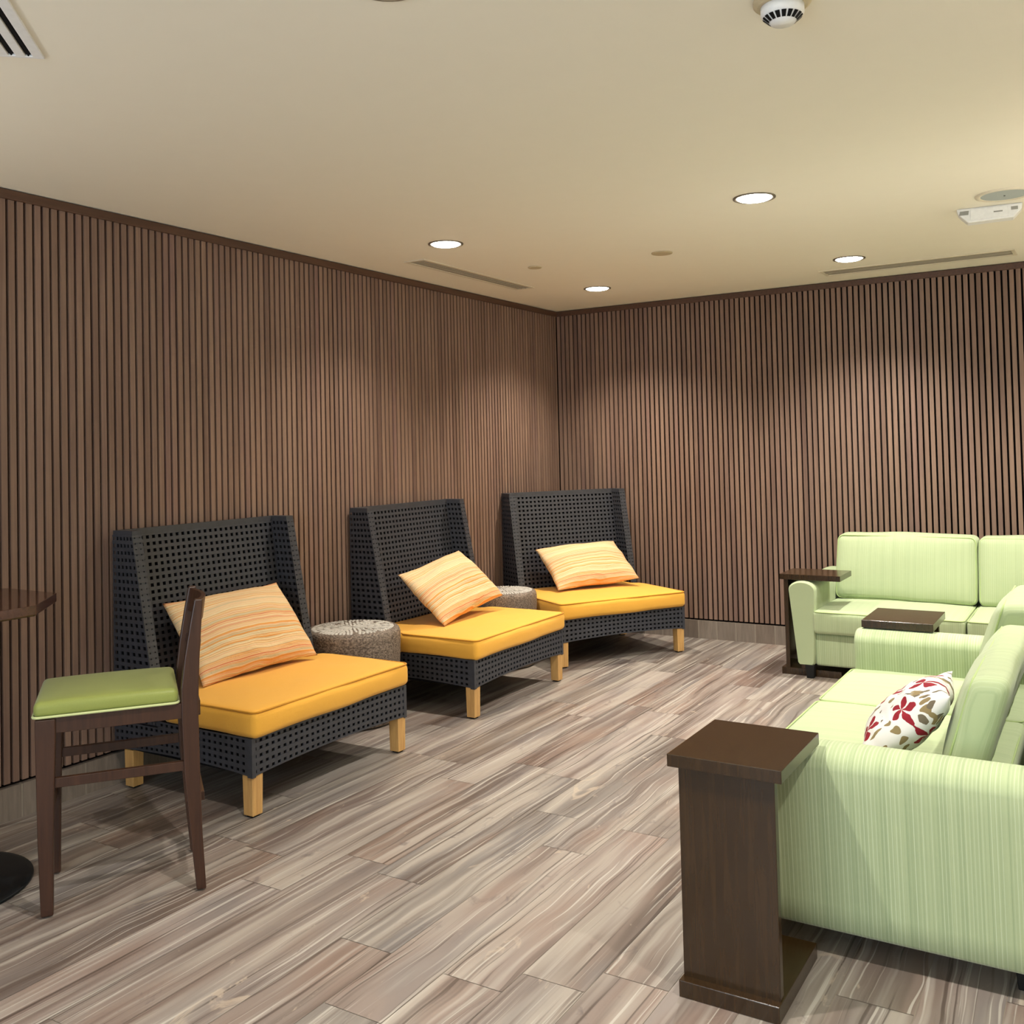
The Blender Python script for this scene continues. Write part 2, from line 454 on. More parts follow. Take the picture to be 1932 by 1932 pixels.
def rounded_loop(x0, x1, y0, y1, r, n=5):
    pts = []
    for cx, cy, a0 in ((x1 - r, y1 - r, 0), (x0 + r, y1 - r, PI / 2), (x0 + r, y0 + r, PI), (x1 - r, y0 + r, 1.5 * PI)):
        for k in range(n + 1):
            a = a0 + PI / 2 * k / n; pts.append((cx + r * math.cos(a), cy + r * math.sin(a)))
    out = []
    for i, p in enumerate(pts):
        q = pts[(i + 1) % len(pts)]; d = math.hypot(q[0] - p[0], q[1] - p[1]); m = max(1, int(d / 0.06))
        out += [(p[0] + (q[0] - p[0]) * k / m, p[1] + (q[1] - p[1]) * k / m) for k in range(m)]
    return out

# ------------------------------------------------------------------ the room
RX, FY = 4.75, -9.6
def floor_obj():
    """wood-look tile planks, all in one mesh, long side along the left wall"""
    mb = MB(); cols = []
    Wd, L, g = 0.2, 1.2, 0.0022
    mb.add([(0 - .05, FY, -0.0016), (RX, FY, -0.0016), (RX, 0.05, -0.0016), (-.05, 0.05, -0.0016)], [(0, 1, 2, 3)], 1); cols.append((0, 0, 0))
    known = {8: -4.44, 9: -4.51, 10: -4.925, 11: -4.02, 12: -4.94}        # joints read off the photograph
    i = 0
    x = 0.09 - Wd
    rr = random.Random(3)
    while x < RX:
        y0 = known.get(i, -rr.uniform(3, 5)) ; y = y0 - math.ceil((y0 - FY) / L) * L
        while y < 0:
            a, b = max(FY, y + g / 2), min(0.0, y + L - g / 2)
            xa, xb = max(0.0, x + g / 2), min(RX, x + Wd - g / 2)
            if b > a and xb > xa:
                mb.add([(xa, a, 0), (xb, a, 0), (xb, b, 0), (xa, b, 0)], [(0, 1, 2, 3)], 0)
                cols.append((rr.random(), rr.random(), rr.random()))
            y += L
        x += Wd; i += 1
    o = mb.build('floor', ['plank', 'grout'])
    at = o.data.attributes.new('plank', 'FLOAT_VECTOR', 'FACE')
    at.data.foreach_set('vector', [c for t in cols for c in t])
    return struct(o)
floor_obj()
struct(MB().box(-0.1, RX + .1, FY - .1, 0.1, H, H + 0.08).build('ceiling', 'ceiling_paint'))

def slat_wall(name, length, axis):
    """vertical slats 30 mm wide on 40 mm centres in front of a black backing"""
    mb = MB(); z0, z1 = 0.152, H - 0.044; n = int(length / 0.04)
    if axis == 'y': mb.box(-0.10, -0.020, FY, 0.1, 0, H, 1)
    else: mb.box(-0.1, RX, 0.020, 0.10, 0, H, 1)
    for i in range(n):
        a = i * 0.04 + 0.0065; b = a + 0.027
        jit = random.uniform(-0.001, 0.001)
        if axis == 'y': mb.box(-0.021, jit, -b, -a, z0, z1, 0)
        else: mb.box(a, b, -jit, 0.021, z0, z1, 0)
    return struct(mb.build(name, ['slat', 'slat_backing']))
slat_wall('wall_left', -FY, 'y')
slat_wall('wall_back', RX, 'x')
struct(MB().box(RX, RX + .1, FY, 0.1, 0, H).build('wall_right', 'plain_wall_paint'))
WX0, WX1, WZ0, WZ1 = 0.3, 4.3, 0.4, 2.4
fw = MB(); y0, y1 = FY - .1, FY
fw.box(-.1, WX0, y0, y1, 0, H); fw.box(WX1, RX + .1, y0, y1, 0, H); fw.box(WX0, WX1, y0, y1, 0, WZ0); fw.box(WX0, WX1, y0, y1, WZ1, H)
struct(fw.build('wall_front', 'plain_wall_paint'))
win = MB()
for a, b, c, d in ((WX0, WX1, WZ0, WZ0 + .05), (WX0, WX1, WZ1 - .05, WZ1), (WX0, WX0 + .05, WZ0, WZ1), (WX1 - .05, WX1, WZ0, WZ1), (1.60, 1.65, WZ0, WZ1), (2.95, 3.00, WZ0, WZ1)):
    win.box(a, b, FY - .07, FY - .02, c, d)
wo = struct(win.build('added_window', 'white_plastic'))  # unseen window, made up to go with the cool fill light
MB().box(WX0, WX1, FY - .05, FY - .044, WZ0, WZ1).build('added_window_pane', 'glass', wo)

struct(MB().box(RX - .20, RX, FY, 0.0, 1.88, 1.92).build('added_fill_ledge', 'plain_wall_paint'))  # unseen ledge added under the right ceiling fill
struct(MB().box(RX - .20, RX - .18, FY, 0.0, 1.92, 2.02).build('added_fill_lip', 'plain_wall_paint'))  # unseen lip added to keep that fill out of reflections
def trims():
    struct(MB().box(-0.02, 0.012, FY, 0.0, H - 0.045, H - 0.004).build('trim_1', 'trim_wood', bevel=0.003))
    struct(MB().box(0.0, RX, -0.012, 0.02, H - 0.045, H - 0.004).build('trim_2', 'trim_wood', bevel=0.003))
trims()
def baseboard(name, axis):
    mb = MB(); z1 = 0.138; pitch = 0.15 if axis == 'x' else 0.30; L = RX if axis == 'x' else -FY; g = 0.004
    k = 0
    while k * pitch < L:
        a, b = k * pitch + g, min(L, (k + 1) * pitch) - g
        if axis == 'x': mb.box(a, b, -0.008, 0.02, 0, z1, 0)
        else: mb.box(-0.02, 0.008, -b, -a, 0, z1, 0)
        k += 1
    if axis == 'x': mb.box(0, RX, -0.0065, 0.02, 0, z1 - .001, 1)
    else: mb.box(-0.02, 0.0065, -L, 0, 0, z1 - .001, 1)
    return struct(mb.build(name, ['baseboard', 'grout']))
baseboard('baseboard_back', 'x'); baseboard('baseboard_left', 'y')

# ------------------------------------------------------------------ ceiling fittings
def downlight(x, y, label, proto=None, power=1.0, col=LAMP_COL):
    g = 'recessed ceiling downlights'
    if proto is None:
        t = thing('recessed_downlight', label, 'ceiling light', (x, y, H), 0, g)
        MB().lathe([(0.099, 0.0), (0.099, -0.004), (0.094, -0.006), (0.084, -0.0045), (0.082, 0.0)], 48, cap=False).build('trim_ring', 'lamp_reflector', t, smooth=True)
        MB().lathe([(0.083, -0.0005), (0.081, -0.004), (0.072, -0.009), (0.055, -0.0125), (0.030, -0.0145), (0.0, -0.015)], 48).build('lens', 'lamp_lens', t, smooth=True)
    else:
        t = dup(proto, (x, y, H), 0, label, g)
    l = bpy.data.lights.new('downlight_beam', 'SPOT'); l.energy = LAMP_W * 4 * power; l.color = col
    l.spot_size = math.radians(125); l.spot_blend = 1.0; l.shadow_soft_size = 0.035
    o = bpy.data.objects.new('downlight_beam', l); COL.objects.link(o)
    o.parent = t; o.location = (0, 0, -0.045)
    return t
LP = downlight(0.838, -2.789, 'round white ceiling downlight beside the left linear vent', None, 1.5, WARM_COL)
downlight(0.825, -0.863, 'round white ceiling downlight nearest the corner of the slat walls', LP, 1.15, WARM_COL)
downlight(2.584, -2.727, 'largest round white ceiling downlight, in the middle of the ceiling', LP, 1.5)
downlight(2.605, -0.851, 'round white ceiling downlight beside the right linear vent', LP, 1.5)
downlight(2.49, -5.36, 'round white ceiling downlight at the top edge of the picture', LP)
downlight(4.36, -2.73, 'added out-of-view ceiling downlight over the back of the near green sofa', LP, 1.0)  # this and the next three are out of view, added for extra light
downlight(4.36, -0.86, 'added out-of-view ceiling downlight over the right end of the far green sofa', LP, 1.0)
downlight(4.36, -5.27, 'added out-of-view ceiling downlight to the right of the camera', LP)
downlight(2.49, -7.8, 'added out-of-view ceiling downlight behind the camera', LP)

def smoke_detector():
    t = thing('smoke_detector', 'white domed smoke detector with dark sensor slots on the ceiling', 'smoke detector', (3.283, -4.70, H))
    MB().lathe([(0.075, 0), (0.075, -0.012), (0.066, -0.020), (0.0, -0.020)], 40).build('mounting_base', 'cover_plate', t, smooth=False, bevel=0.002)
    MB().lathe([(0.056, -0.018), (0.056, -0.038), (0.050, -0.046), (0.033, -0.060), (0.031, -0.064), (0.0, -0.066)], 40).build('sensor_head', 'white_plastic', t, smooth=True)
    sl = MB()
    for k in range(18):
        a0, a1 = 2 * PI * (k + 0.14) / 18, 2 * PI * (k + 0.86) / 18
        ring = []
        for r, z in ((0.0505, -0.0462), (0.0355, -0.0592)):
            ring.append([( (r + e) * math.cos(a), (r + e) * math.sin(a), z - e * 0.7) for a in (a0, (a0 + a1) / 2, a1) for e in (0.0,)])
        o = [[(p[0] * 1.012, p[1] * 1.012, p[2] - 0.0009) for p in rr] for rr in ring]
        sl.add(o[0] + o[1], [(0, 1, 4, 3), (1, 2, 5, 4)])
    sl.build('sensor_slot', 'vent_black', t)
smoke_detector()

def cap_disc(x, y, r, label):
    t = thing('sprinkler_cover', label, 'sprinkler cover', (x, y, H), 0, 'flat sprinkler covers on the ceiling')
    MB().lathe([(r, -0.001), (r, -0.005), (r * .94, -0.007), (0, -0.0075)], 36).build('plate', 'cover_plate', t)
    MB().lathe([(r * .80, 0.0), (r * .80, -0.004), (0, -0.004)], 36).build('cup', 'grey_plastic', t)
cap_disc(0.881, -1.868, 0.044, 'smaller flat round cover plate beside the left linear vent')
cap_disc(1.718, -1.781, 0.063, 'larger flat round cover plate in mid ceiling between the downlights')

def speaker():
    t = thing('ceiling_speaker', 'round grey mesh ceiling speaker at the right edge', 'speaker', (3.59, -2.06, H))
    MB().lathe([(0.128, 0), (0.128, -0.006), (0.118, -0.010), (0.104, -0.006), (0.104, 0)], 48, cap=False).build('rim', 'vent_white', t, smooth=True)
    MB().lathe([(0.105, -0.001), (0.105, -0.0055), (0, -0.008)], 48).build('grille', 'speaker_mesh', t)
    MB().lathe([(0.004, -0.006), (0.004, -0.0095), (0, -0.0097)], 12).build('screw', 'vent_black', t)
speaker()

def emergency_light():
    t = thing('emergency_light', 'white boxy emergency light with tapered ends hanging below the ceiling speaker', 'emergency light', (3.500, -1.815, H), math.radians(6))
    b = MB()
    prof = [(-0.150, 0.0), (0.150, 0.0), (0.146, -0.030), (0.108, -0.070), (-0.098, -0.074), (-0.140, -0.030)]
    b.loft([[(px, -0.03, pz) for px, pz in prof], [(px, 0.05, pz) for px, pz in prof]])
    b.build('housing', 'white_plastic', t, bevel=0.006)
    MB().box(-0.085, 0.085, -0.0345, -0.029, -0.062, -0.008).build('face_plate', 'white_plastic', t, bevel=0.002)
    MB().box(0.020, 0.060, -0.0362, -0.034, -0.036, -0.030).build('rating_strip', 'grey_plastic', t)
    MB().box(0.098, 0.128, -0.0325, -0.029, -0.032, -0.016).build('test_window', 'grey_plastic', t)
    MB().hexa([(-0.138, -0.033, -0.034), (-0.095, -0.033, -0.034), (-0.095, -0.029, -0.034), (-0.138, -0.029, -0.034)], [(-0.132, -0.033, -0.014), (-0.092, -0.033, -0.014), (-0.092, -0.029, -0.014), (-0.132, -0.029, -0.014)]).build('lamp_window', 'grey_plastic', t)
emergency_light()

def linear_vent(name, label, x0, x1, y0, y1, along, slots=2, slot_mat='vent_slot'):
    cx, cy = (x0 + x1) / 2, (y0 + y1) / 2
    t = thing(name, label, 'air vent', (cx, cy, H), 0, 'linear slot vents in the ceiling')
    hx, hy = (x1 - x0) / 2, (y1 - y0) / 2; e = 0.022
    f = MB()
    f.box(-hx, hx, -hy, -hy + e, -0.006, 0); f.box(-hx, hx, hy - e, hy, -0.006, 0)
    f.box(-hx, -hx + e, -hy + e, hy - e, -0.006, 0); f.box(hx - e, hx, -hy + e, hy - e, -0.006, 0)
    f.build('frame', 'vent_white', t, bevel=0.002)
    MB().box(-hx + e, hx - e, -hy + e, hy - e, -0.0015, 0).build('slot_recess', slot_mat, t)
    for k in range(1, slots):
        if along == 'y':
            q = -hx + e + (2 * hx - 2 * e) * k / slots; MB().box(q - 0.004, q + 0.004, -hy + e, hy - e, -0.005, -0.001).build('divider', 'vent_slot', t)
        else:
            q = -hy + e + (2 * hy - 2 * e) * k / slots; MB().box(-hx + e, hx - e, q - 0.004, q + 0.004, -0.005, -0.001).build('divider', 'vent_slot', t)
    return t
linear_vent('slot_vent', 'grey linear slot vent running along the left slat wall', 0.335, 0.490, -2.525, -1.20, 'y', 3)
linear_vent('slot_vent', 'grey linear slot vent running along the back slat wall', 2.33, 3.52, -0.52, -0.30, 'x', 2)
def corner_vent():
    t = thing('slot_vent', 'white angled slot vent with black openings in the top left corner', 'air vent', (1.397, -5.563, H), math.radians(-45.8))
    # local x runs along the long edge away from the seen corner, local -y towards the left
    f = MB(); L, D = 0.9, 0.20
    ys = [(0, -0.030), (-0.048, -0.075), (-0.093, -0.120), (-0.138, -0.165), (-0.183, -D)]
    for a, b in ys: f.box(0.012, L, b, a, -0.008, 0)
    f.box(0, 0.014, -D, 0, -0.008, 0); f.box(L, L + .012, -D, 0, -0.008, 0)
    f.build('frame', 'white_plastic', t, bevel=0.002)
    MB().box(0.012, L, -D + .01, -0.01, -0.0015, 0).build('slot_recess', 'vent_black', t)
    for a in (-0.039, -0.084, -0.129, -0.174):
        MB().hexa([(0.014, a - .003, -.007), (L, a - .003, -.007), (L, a - .001, -.007), (0.014, a - .001, -.007)], [(0.014, a + .001, -.001), (L, a + .001, -.001), (L, a + .003, -.001), (0.014, a + .003, -.001)]).build('vane', 'vent_black', t)
corner_vent()

# ------------------------------------------------------------------ wicker lounge chairs
def lattice(mb, fn, W_, Hh, pitch=0.034, sw=0.0172, th=0.005, mu=12):
    """woven strips over the patch fn(u,v) (u,v in 0..1); real gaps between the strips"""
    nu, nv = max(2, round(W_ / pitch)), max(2, round(Hh / pitch))
    eps = 1e-3
    def nrm(u, v):
        a = Vector(fn(min(1, u + eps), v)) - Vector(fn(max(0, u - eps), v)); b = Vector(fn(u, min(1, v + eps))) - Vector(fn(u, max(0, v - eps)))
        return a.cross(b).normalized()
    def strip(path, off):
        rings = []
        for (u0, v0), (u1, v1), (uc, vc), ph in path:
            n = nrm(uc, vc); a, b = Vector(fn(u0, v0)), Vector(fn(u1, v1))
            o = n * (off + ph); t = n * th
            rings.append([a + o, b + o, b + o - t, a + o - t])
        mb.loft(rings, True)
    hu, hv = sw / W_ / 2, sw / Hh / 2
    for i in range(nu + 1):
        u = i / nu; a, b = max(0, u - hu), min(1, u + hu)
        strip([((a, v), (b, v), (u, v), 0) for v in (k / 6 for k in range(7))], 0.0)
    for j in range(nv + 1):
        v = j / nv; a, b = max(0, v - hv), min(1, v + hv)
        strip([((u, b), (u, a), (u, v), 0) for u in (k / mu for k in range(mu + 1))], 0.0016)

def wing_x(z): return 0.145 + (1.17 - z) * 0.195        # front edge of a wing
def back_x(z): return 0.035 + (1.17 - z) * 0.135        # front face of the back panel
ZT, ZB, ZS = 1.17, 0.30, 0.33
HY = 0.515; WT = 0.052

def lounge_chair(loc, rz, label, group):
    t = thing('wicker_lounge_chair', label, 'lounge chair', loc, rz, group)
    # base: four woven aprons, arched underneath
    b = MB()
    arch = lambda u: 0.172 + 0.018 * math.sin(PI * u) ** 0.8 if 0 < u < 1 else 0.172
    lattice(b, lambda u, v: (0.90, -HY + 2 * HY * u, arch(u) + (ZS - arch(u)) * v), 2 * HY, 0.155, mu=16)
    lattice(b, lambda u, v: (0.012 + 0.888 * u, -HY, arch(u) + (ZS - arch(u)) * v), 0.888, 0.155, mu=16)
    lattice(b, lambda u, v: (0.90 - 0.888 * u, HY, arch(u) + (ZS - arch(u)) * v), 0.888, 0.155, mu=16)
    for sx in (0.875,):
        for sy in (-1, 1): b.box(sx, 0.903, sy * HY - 0.018 * (sy > 0) - 0.003 * (sy < 0), sy * HY + 0.003 * (sy > 0) + 0.018 * (sy < 0), 0.168, ZS)
    n = 14; core = []
    for k in range(n + 1):
        u = k / n; y = (-HY + 0.008) + (2 * HY - 0.016) * u; z0 = arch(u) + 0.004
        core.append([(0.02, y, z0), (0.893, y, z0), (0.893, y, ZS - .004), (0.02, y, ZS - .004)])
    b.loft(core, True, 1)
    b.build('base_frame', ['wicker', 'wicker_core'], t)
    # back panel
    p = MB()
    yi = HY - WT + 0.004
    lattice(p, lambda u, v: (back_x(ZB + (ZT - .028 - ZB) * v), -yi + 2 * yi * u, ZB + (ZT - .028 - ZB) * v), 2 * yi, ZT - ZB, mu=8)
    p.hexa([(0.016, -yi, ZT - .030), (back_x(ZT) + .004, -yi, ZT - .030), (back_x(ZT) + .004, yi, ZT - .030), (0.016, yi, ZT - .030)], [(0.016, -yi, ZT), (back_x(ZT) + .004, -yi, ZT), (back_x(ZT) + .004, yi, ZT), (0.016, yi, ZT)])
    p.hexa([(0.014, -yi, ZB), (back_x(ZB) - .009, -yi, ZB), (back_x(ZB) - .009, yi, ZB), (0.014, yi, ZB)], [(0.014, -yi, ZT - .03), (back_x(ZT) - .009, -yi, ZT - .03), (back_x(ZT) - .009, yi, ZT - .03), (0.014, yi, ZT - .03)], 1)
    p.build('back_panel', ['wicker', 'wicker_core'], t)
    # wings
    for sy in (-1, 1):
        m = MB(); yo, yn = sy * HY, sy * (HY - WT)
        zz = lambda v: ZB + (ZT - .02 - ZB) * v
        fo = lambda u, v: (0.012 + (wing_x(zz(v)) - 0.012) * u, yo, zz(v))
        fi = lambda u, v: (back_x(zz(v)) + (wing_x(zz(v)) - back_x(zz(v))) * (1 - u), yn, zz(v))
        if sy > 0:
            fo2, fi2 = fo, fi
            fo = lambda u, v: fo2(1 - u, v); fi = lambda u, v: fi2(1 - u, v)
        lattice(m, fo, 0.22, ZT - ZB, mu=3); lattice(m, fi, 0.14, ZT - ZB, mu=3)
        ff = lambda u, v: (wing_x(zz(v)), -sy * (-1) * 0 + (yo + (yn - yo) * (u if sy < 0 else 1 - u)), zz(v))
        lattice(m, ff, WT, ZT - ZB, pitch=0.026, sw=0.0195, mu=2)
        e = 0.004
        ya, yb = sorted((yo - sy * .002, yn))
        m.hexa([(0.012, ya, ZT - .024), (wing_x(ZT) + e, ya, ZT - .024), (wing_x(ZT) + e, yb, ZT - .024), (0.012, yb, ZT - .024)], [(0.012, ya, ZT), (wing_x(ZT) + e, ya, ZT), (wing_x(ZT) + e, yb, ZT), (0.012, yb, ZT)])
        ya, yb = sorted((yo - sy * .009, yn + sy * .009))
        m.hexa([(0.02, ya, ZB), (wing_x(ZB) - .009, ya, ZB), (wing_x(ZB) - .009, yb, ZB), (0.02, yb, ZB)], [(0.02, ya, ZT - .02), (wing_x(ZT) - .009, ya, ZT - .02), (wing_x(ZT) - .009, yb, ZT - .02), (0.02, yb, ZT - .02)], 1)
        m.build('side_wing', ['wicker', 'wicker_core'], t)
    # legs
    for x in (0.868, 0.105):
        for sy in (-1, 1):
            cy = sy * (HY - 0.032); a, c_ = 0.030, 0.0275
            l = MB().hexa([(x - c_, cy - c_, 0.008), (x + c_, cy - c_, 0.008), (x + c_, cy + c_, 0.008), (x - c_, cy + c_, 0.008)], [(x - a, cy - a, 0.1745), (x + a, cy - a, 0.1745), (x + a, cy + a, 0.1745), (x - a, cy + a, 0.1745)])
            lo = l.build('leg', 'light_leg_wood', t, bevel=0.003)
            MB().box(x - .018, x + .018, cy - .018, cy + .018, 0, 0.0085).build('glide', 'black_plastic', lo)
    # seat cushion: narrower between the wings, full width in front
    def tw(pt):
        k = max(0.0, min(1.0, (pt.x - 0.325) / 0.05)); k = k * k * (3 - 2 * k)
        pt.y *= (0.452 + (0.522 - 0.452) * k) / 0.522
        return pt
    c = soft_box(0.135, 0.925, -0.522, 0.522, 0.330, 0.442, 0.030, (0, .012, .006, .006, 0, .014), 0.04, 0.006, random.random() * 9, tw)
    co = c.build('seat_cushion', 'orange_fabric', t, smooth=True)
    pts = [tw(Vector((x, y, 0.4405))) for x, y in rounded_loop(0.138, 0.921, -0.518, 0.518, 0.03)]
    MB().tube([(p.x, p.y, 0.4375) for p in pts], 0.0042, 6, True).build('piping', 'orange_piping', co, smooth=True)
    return t
GC = 'wicker lounge chairs along the slat walls'
CH = lounge_chair((0.012, -3.845, 0), 0, 'black wicker lounge chair with orange seat nearest the camera, behind the bar stool', GC)
dup(CH, (0.012, -2.195, 0), 0, 'middle black wicker lounge chair between the two woven drum tables', GC)
f3 = Vector((0.846, -0.533, 0))
b3 = Vector((1.02, -0.97, 0)) - f3 * 0.90
dup(CH, (b3.x, b3.y, 0), math.atan2(f3.y, f3.x), 'black wicker lounge chair turned diagonally in the corner of the slat walls', GC)

# ------------------------------------------------------------------ pillows
def pillow(name, w_, h_, T, centre, u, v, mat, label, group, seed, pinch=0.035, wob=0.012):
    u = Vector(u).normalized(); v = Vector(v); v = (v - u * u.dot(v)).normalized(); n = u.cross(v)
    NX, NY = 56, 40
    vs = []; fs = []
    def pt(i, j, side):
        a, b = -1 + 2 * i / NX, -1 + 2 * j / NY
        x = a * w_ / 2 * (1 - pinch * (1 - a * a) * 0 - pinch * 1.2 * (1 - b * b) * abs(a) ** 3)
        y = b * h_ / 2 * (1 - pinch * 1.6 * (1 - a * a) * abs(b) ** 3)
        t = T / 2 * (max(0, 1 - a * a) ** 0.55) * (max(0, 1 - b * b) ** 0.55)
        nz = mn.noise(Vector((a * 2.2 + seed, b * 2.6, side * 3.0)))
        cr = mn.noise(Vector((a * 3 + seed * 2, b * 9, side * 5.0))) * (0.35 + 0.65 * abs(a) ** 2)
        edge = max(0, 1 - a ** 6) * max(0, 1 - b ** 6)
        z = side * (t + (nz * wob + cr * wob * 0.7) * edge)
        k = mn.noise(Vector((a * 3 + seed, b * 3 + 7, 0))) * 0.006
        return (x + k, y + k, z + mn.noise(Vector((a * 1.4 + seed, b * 1.4, 9))) * 0.012)
    idx = {}
    for side in (1, -1):
        for i in range(NX + 1):
            for j in range(NY + 1):
                rim = i in (0, NX) or j in (0, NY)
                if side == -1 and rim: idx[(i, j, -1)] = idx[(i, j, 1)]; continue
                idx[(i, j, side)] = len(vs); vs.append(pt(i, j, side))
        for i in range(NX):
            for j in range(NY):
                q = [idx[(i, j, side)], idx[(i + 1, j, side)], idx[(i + 1, j + 1, side)], idx[(i, j + 1, side)]]
                if side == -1: q.reverse()
                fs.append(tuple(q))
    o = MB().add(vs, fs).build(name, mat, smooth=True)
    m = Matrix((u, v, n)).transposed().to_4x4(); m.translation = Vector(centre); o.matrix_world = m
    return tag(o, label, 'pillow', group)
GP = 'striped pillows on the lounge chairs'
pillow('striped_pillow', 0.70, 0.46, 0.21, (0.312, -3.840, 0.645), (0.06, 0.998, 0.02), (-0.63, 0.066, 0.77), 'pillow_stripe', 'orange and cream striped pillow on the nearest lounge chair, partly behind the stool post', GP, 1.7)
pillow('striped_pillow', 0.69, 0.43, 0.20, (0.400, -2.178, 0.650), (-0.02, 0.98, 0.125), (-0.72, -0.09, 0.66), 'pillow_stripe', 'orange and cream striped pillow tilted on one corner on the middle lounge chair', GP, 5.2)
pillow('striped_pillow', 0.69, 0.445, 0.20, (0.575, -0.655, 0.622), (0.57, 0.82, 0.05), (-0.68, 0.45, 0.58), 'pillow_stripe', 'orange and cream striped pillow on the lounge chair in the corner', GP, 8.9)

# ------------------------------------------------------------------ woven drum tables
def drum(x, y, r, h, label, seed):
    t = thing('woven_drum_table', label, 'side table', (x, y, 0), 0, 'woven drum tables between the lounge chairs')
    prof = [(r * .80, 0.0), (r * .90, 0.01), (r * .95, h * .35), (r * .99, h * .75), (r, h - .045), (r * .992, h - .022), (r * .965, h - .006), (r * .93, h)]
    b = MB(); b.lathe(prof, 56); b.build('body', 'drum', t, smooth=True)
    k = MB(); rr = random.Random(seed)
    for ring, (r0, r1, n) in enumerate(((0.012, 0.085, 18), (0.088, 0.125, 30), (0.128, 0.165, 42), (0.168, 0.205, 54), (0.208, 0.232, 64))):
        for i in range(n):
            a = 2 * PI * (i + 0.5 * (ring % 2)) / n + rr.uniform(-.02, .02); wd = PI / n * 0.74
            if ring and rr.random() < 0.12: continue
            f = r / 0.27; a0, a1 = a - wd, a + wd; rm = (r0 + r1) / 2
            pts = [(r0 * f, a - wd * .5), (r0 * f, a + wd * .5), (rm * f, a1), (r1 * f, a + wd * .55), (r1 * 1.01 * f, a), (r1 * f, a - wd * .55), (rm * f, a0)]
            zt = h + 0.003 + rr.uniform(0, .0015)
            lo = [(q * math.cos(c), q * math.sin(c), h - .003) for q, c in pts]; hi = [(q * .985 * math.cos(c), q * .985 * math.sin(c), zt) for q, c in pts]
            k.loft([lo, hi])
    k.build('sunburst_top', 'drum_petal', t)
drum(0.302, -3.02, 0.268, 0.520, 'woven grey drum table with sunburst top between nearest and middle lounge chairs', 1)
drum(0.318, -1.432, 0.228, 0.515, 'woven grey drum table between the middle and corner lounge chairs', 2)

# ------------------------------------------------------------------ sofas
def arm_mesh(length, w_top, w_bot, z0, z1, inner_bot=True):
    """arm running along +x from 0 (front) to length; flared outer face on -y; rounded crest"""
    prof = []
    yo_b, yo_t = -w_top / 2 + (w_top - w_bot) , -w_top / 2
    yi = w_top / 2
    r = w_top / 2
    zc = z1 - r * 0.62
    prof.append((yo_b + .012, z0)); prof.append((yo_b, z0 + .014))
    for k in range(1, 7): prof.append((yo_b + (yo_t - yo_b) * k / 7, z0 + .014 + (zc - z0 - .014) * k / 7))
    for k in range(0, 15):
        a = PI - PI * k / 14; prof.append((r * math.cos(a), zc + r * 0.62 * math.sin(a)))
    for k in range(1, 7): prof.append((yi - (yi * 0.22) * k / 7, zc - (zc - z0) * k / 7))
    prof.append((yi * 0.78 - .0, z0 + .012)); prof.append((yi * 0.78 - .012, z0))
    cy = sum(p[0] for p in prof) / len(prof); cz = (z0 + z1) / 2
    rings = []
    n = max(6, int(length / 0.05))
    xs = [(0.0, .915), (0.006, .955), (0.016, .985), (0.03, 1.0)] + [(0.03 + (length - .06) * k / n, 1.0) for k in range(1, n + 1)] + [(length - .012, .985), (length, .93)]
    for x, s in xs: rings.append([(x, cy + (y - cy) * (1 - (1 - s) * 1.1), cz + (z - cz) * (1 - (1 - s) * .35)) for y, z in prof])
    mb = MB(); mb.loft(rings); return mb

def place(o, mat4): 
    o.data.transform(mat4); o.data.update(); return o

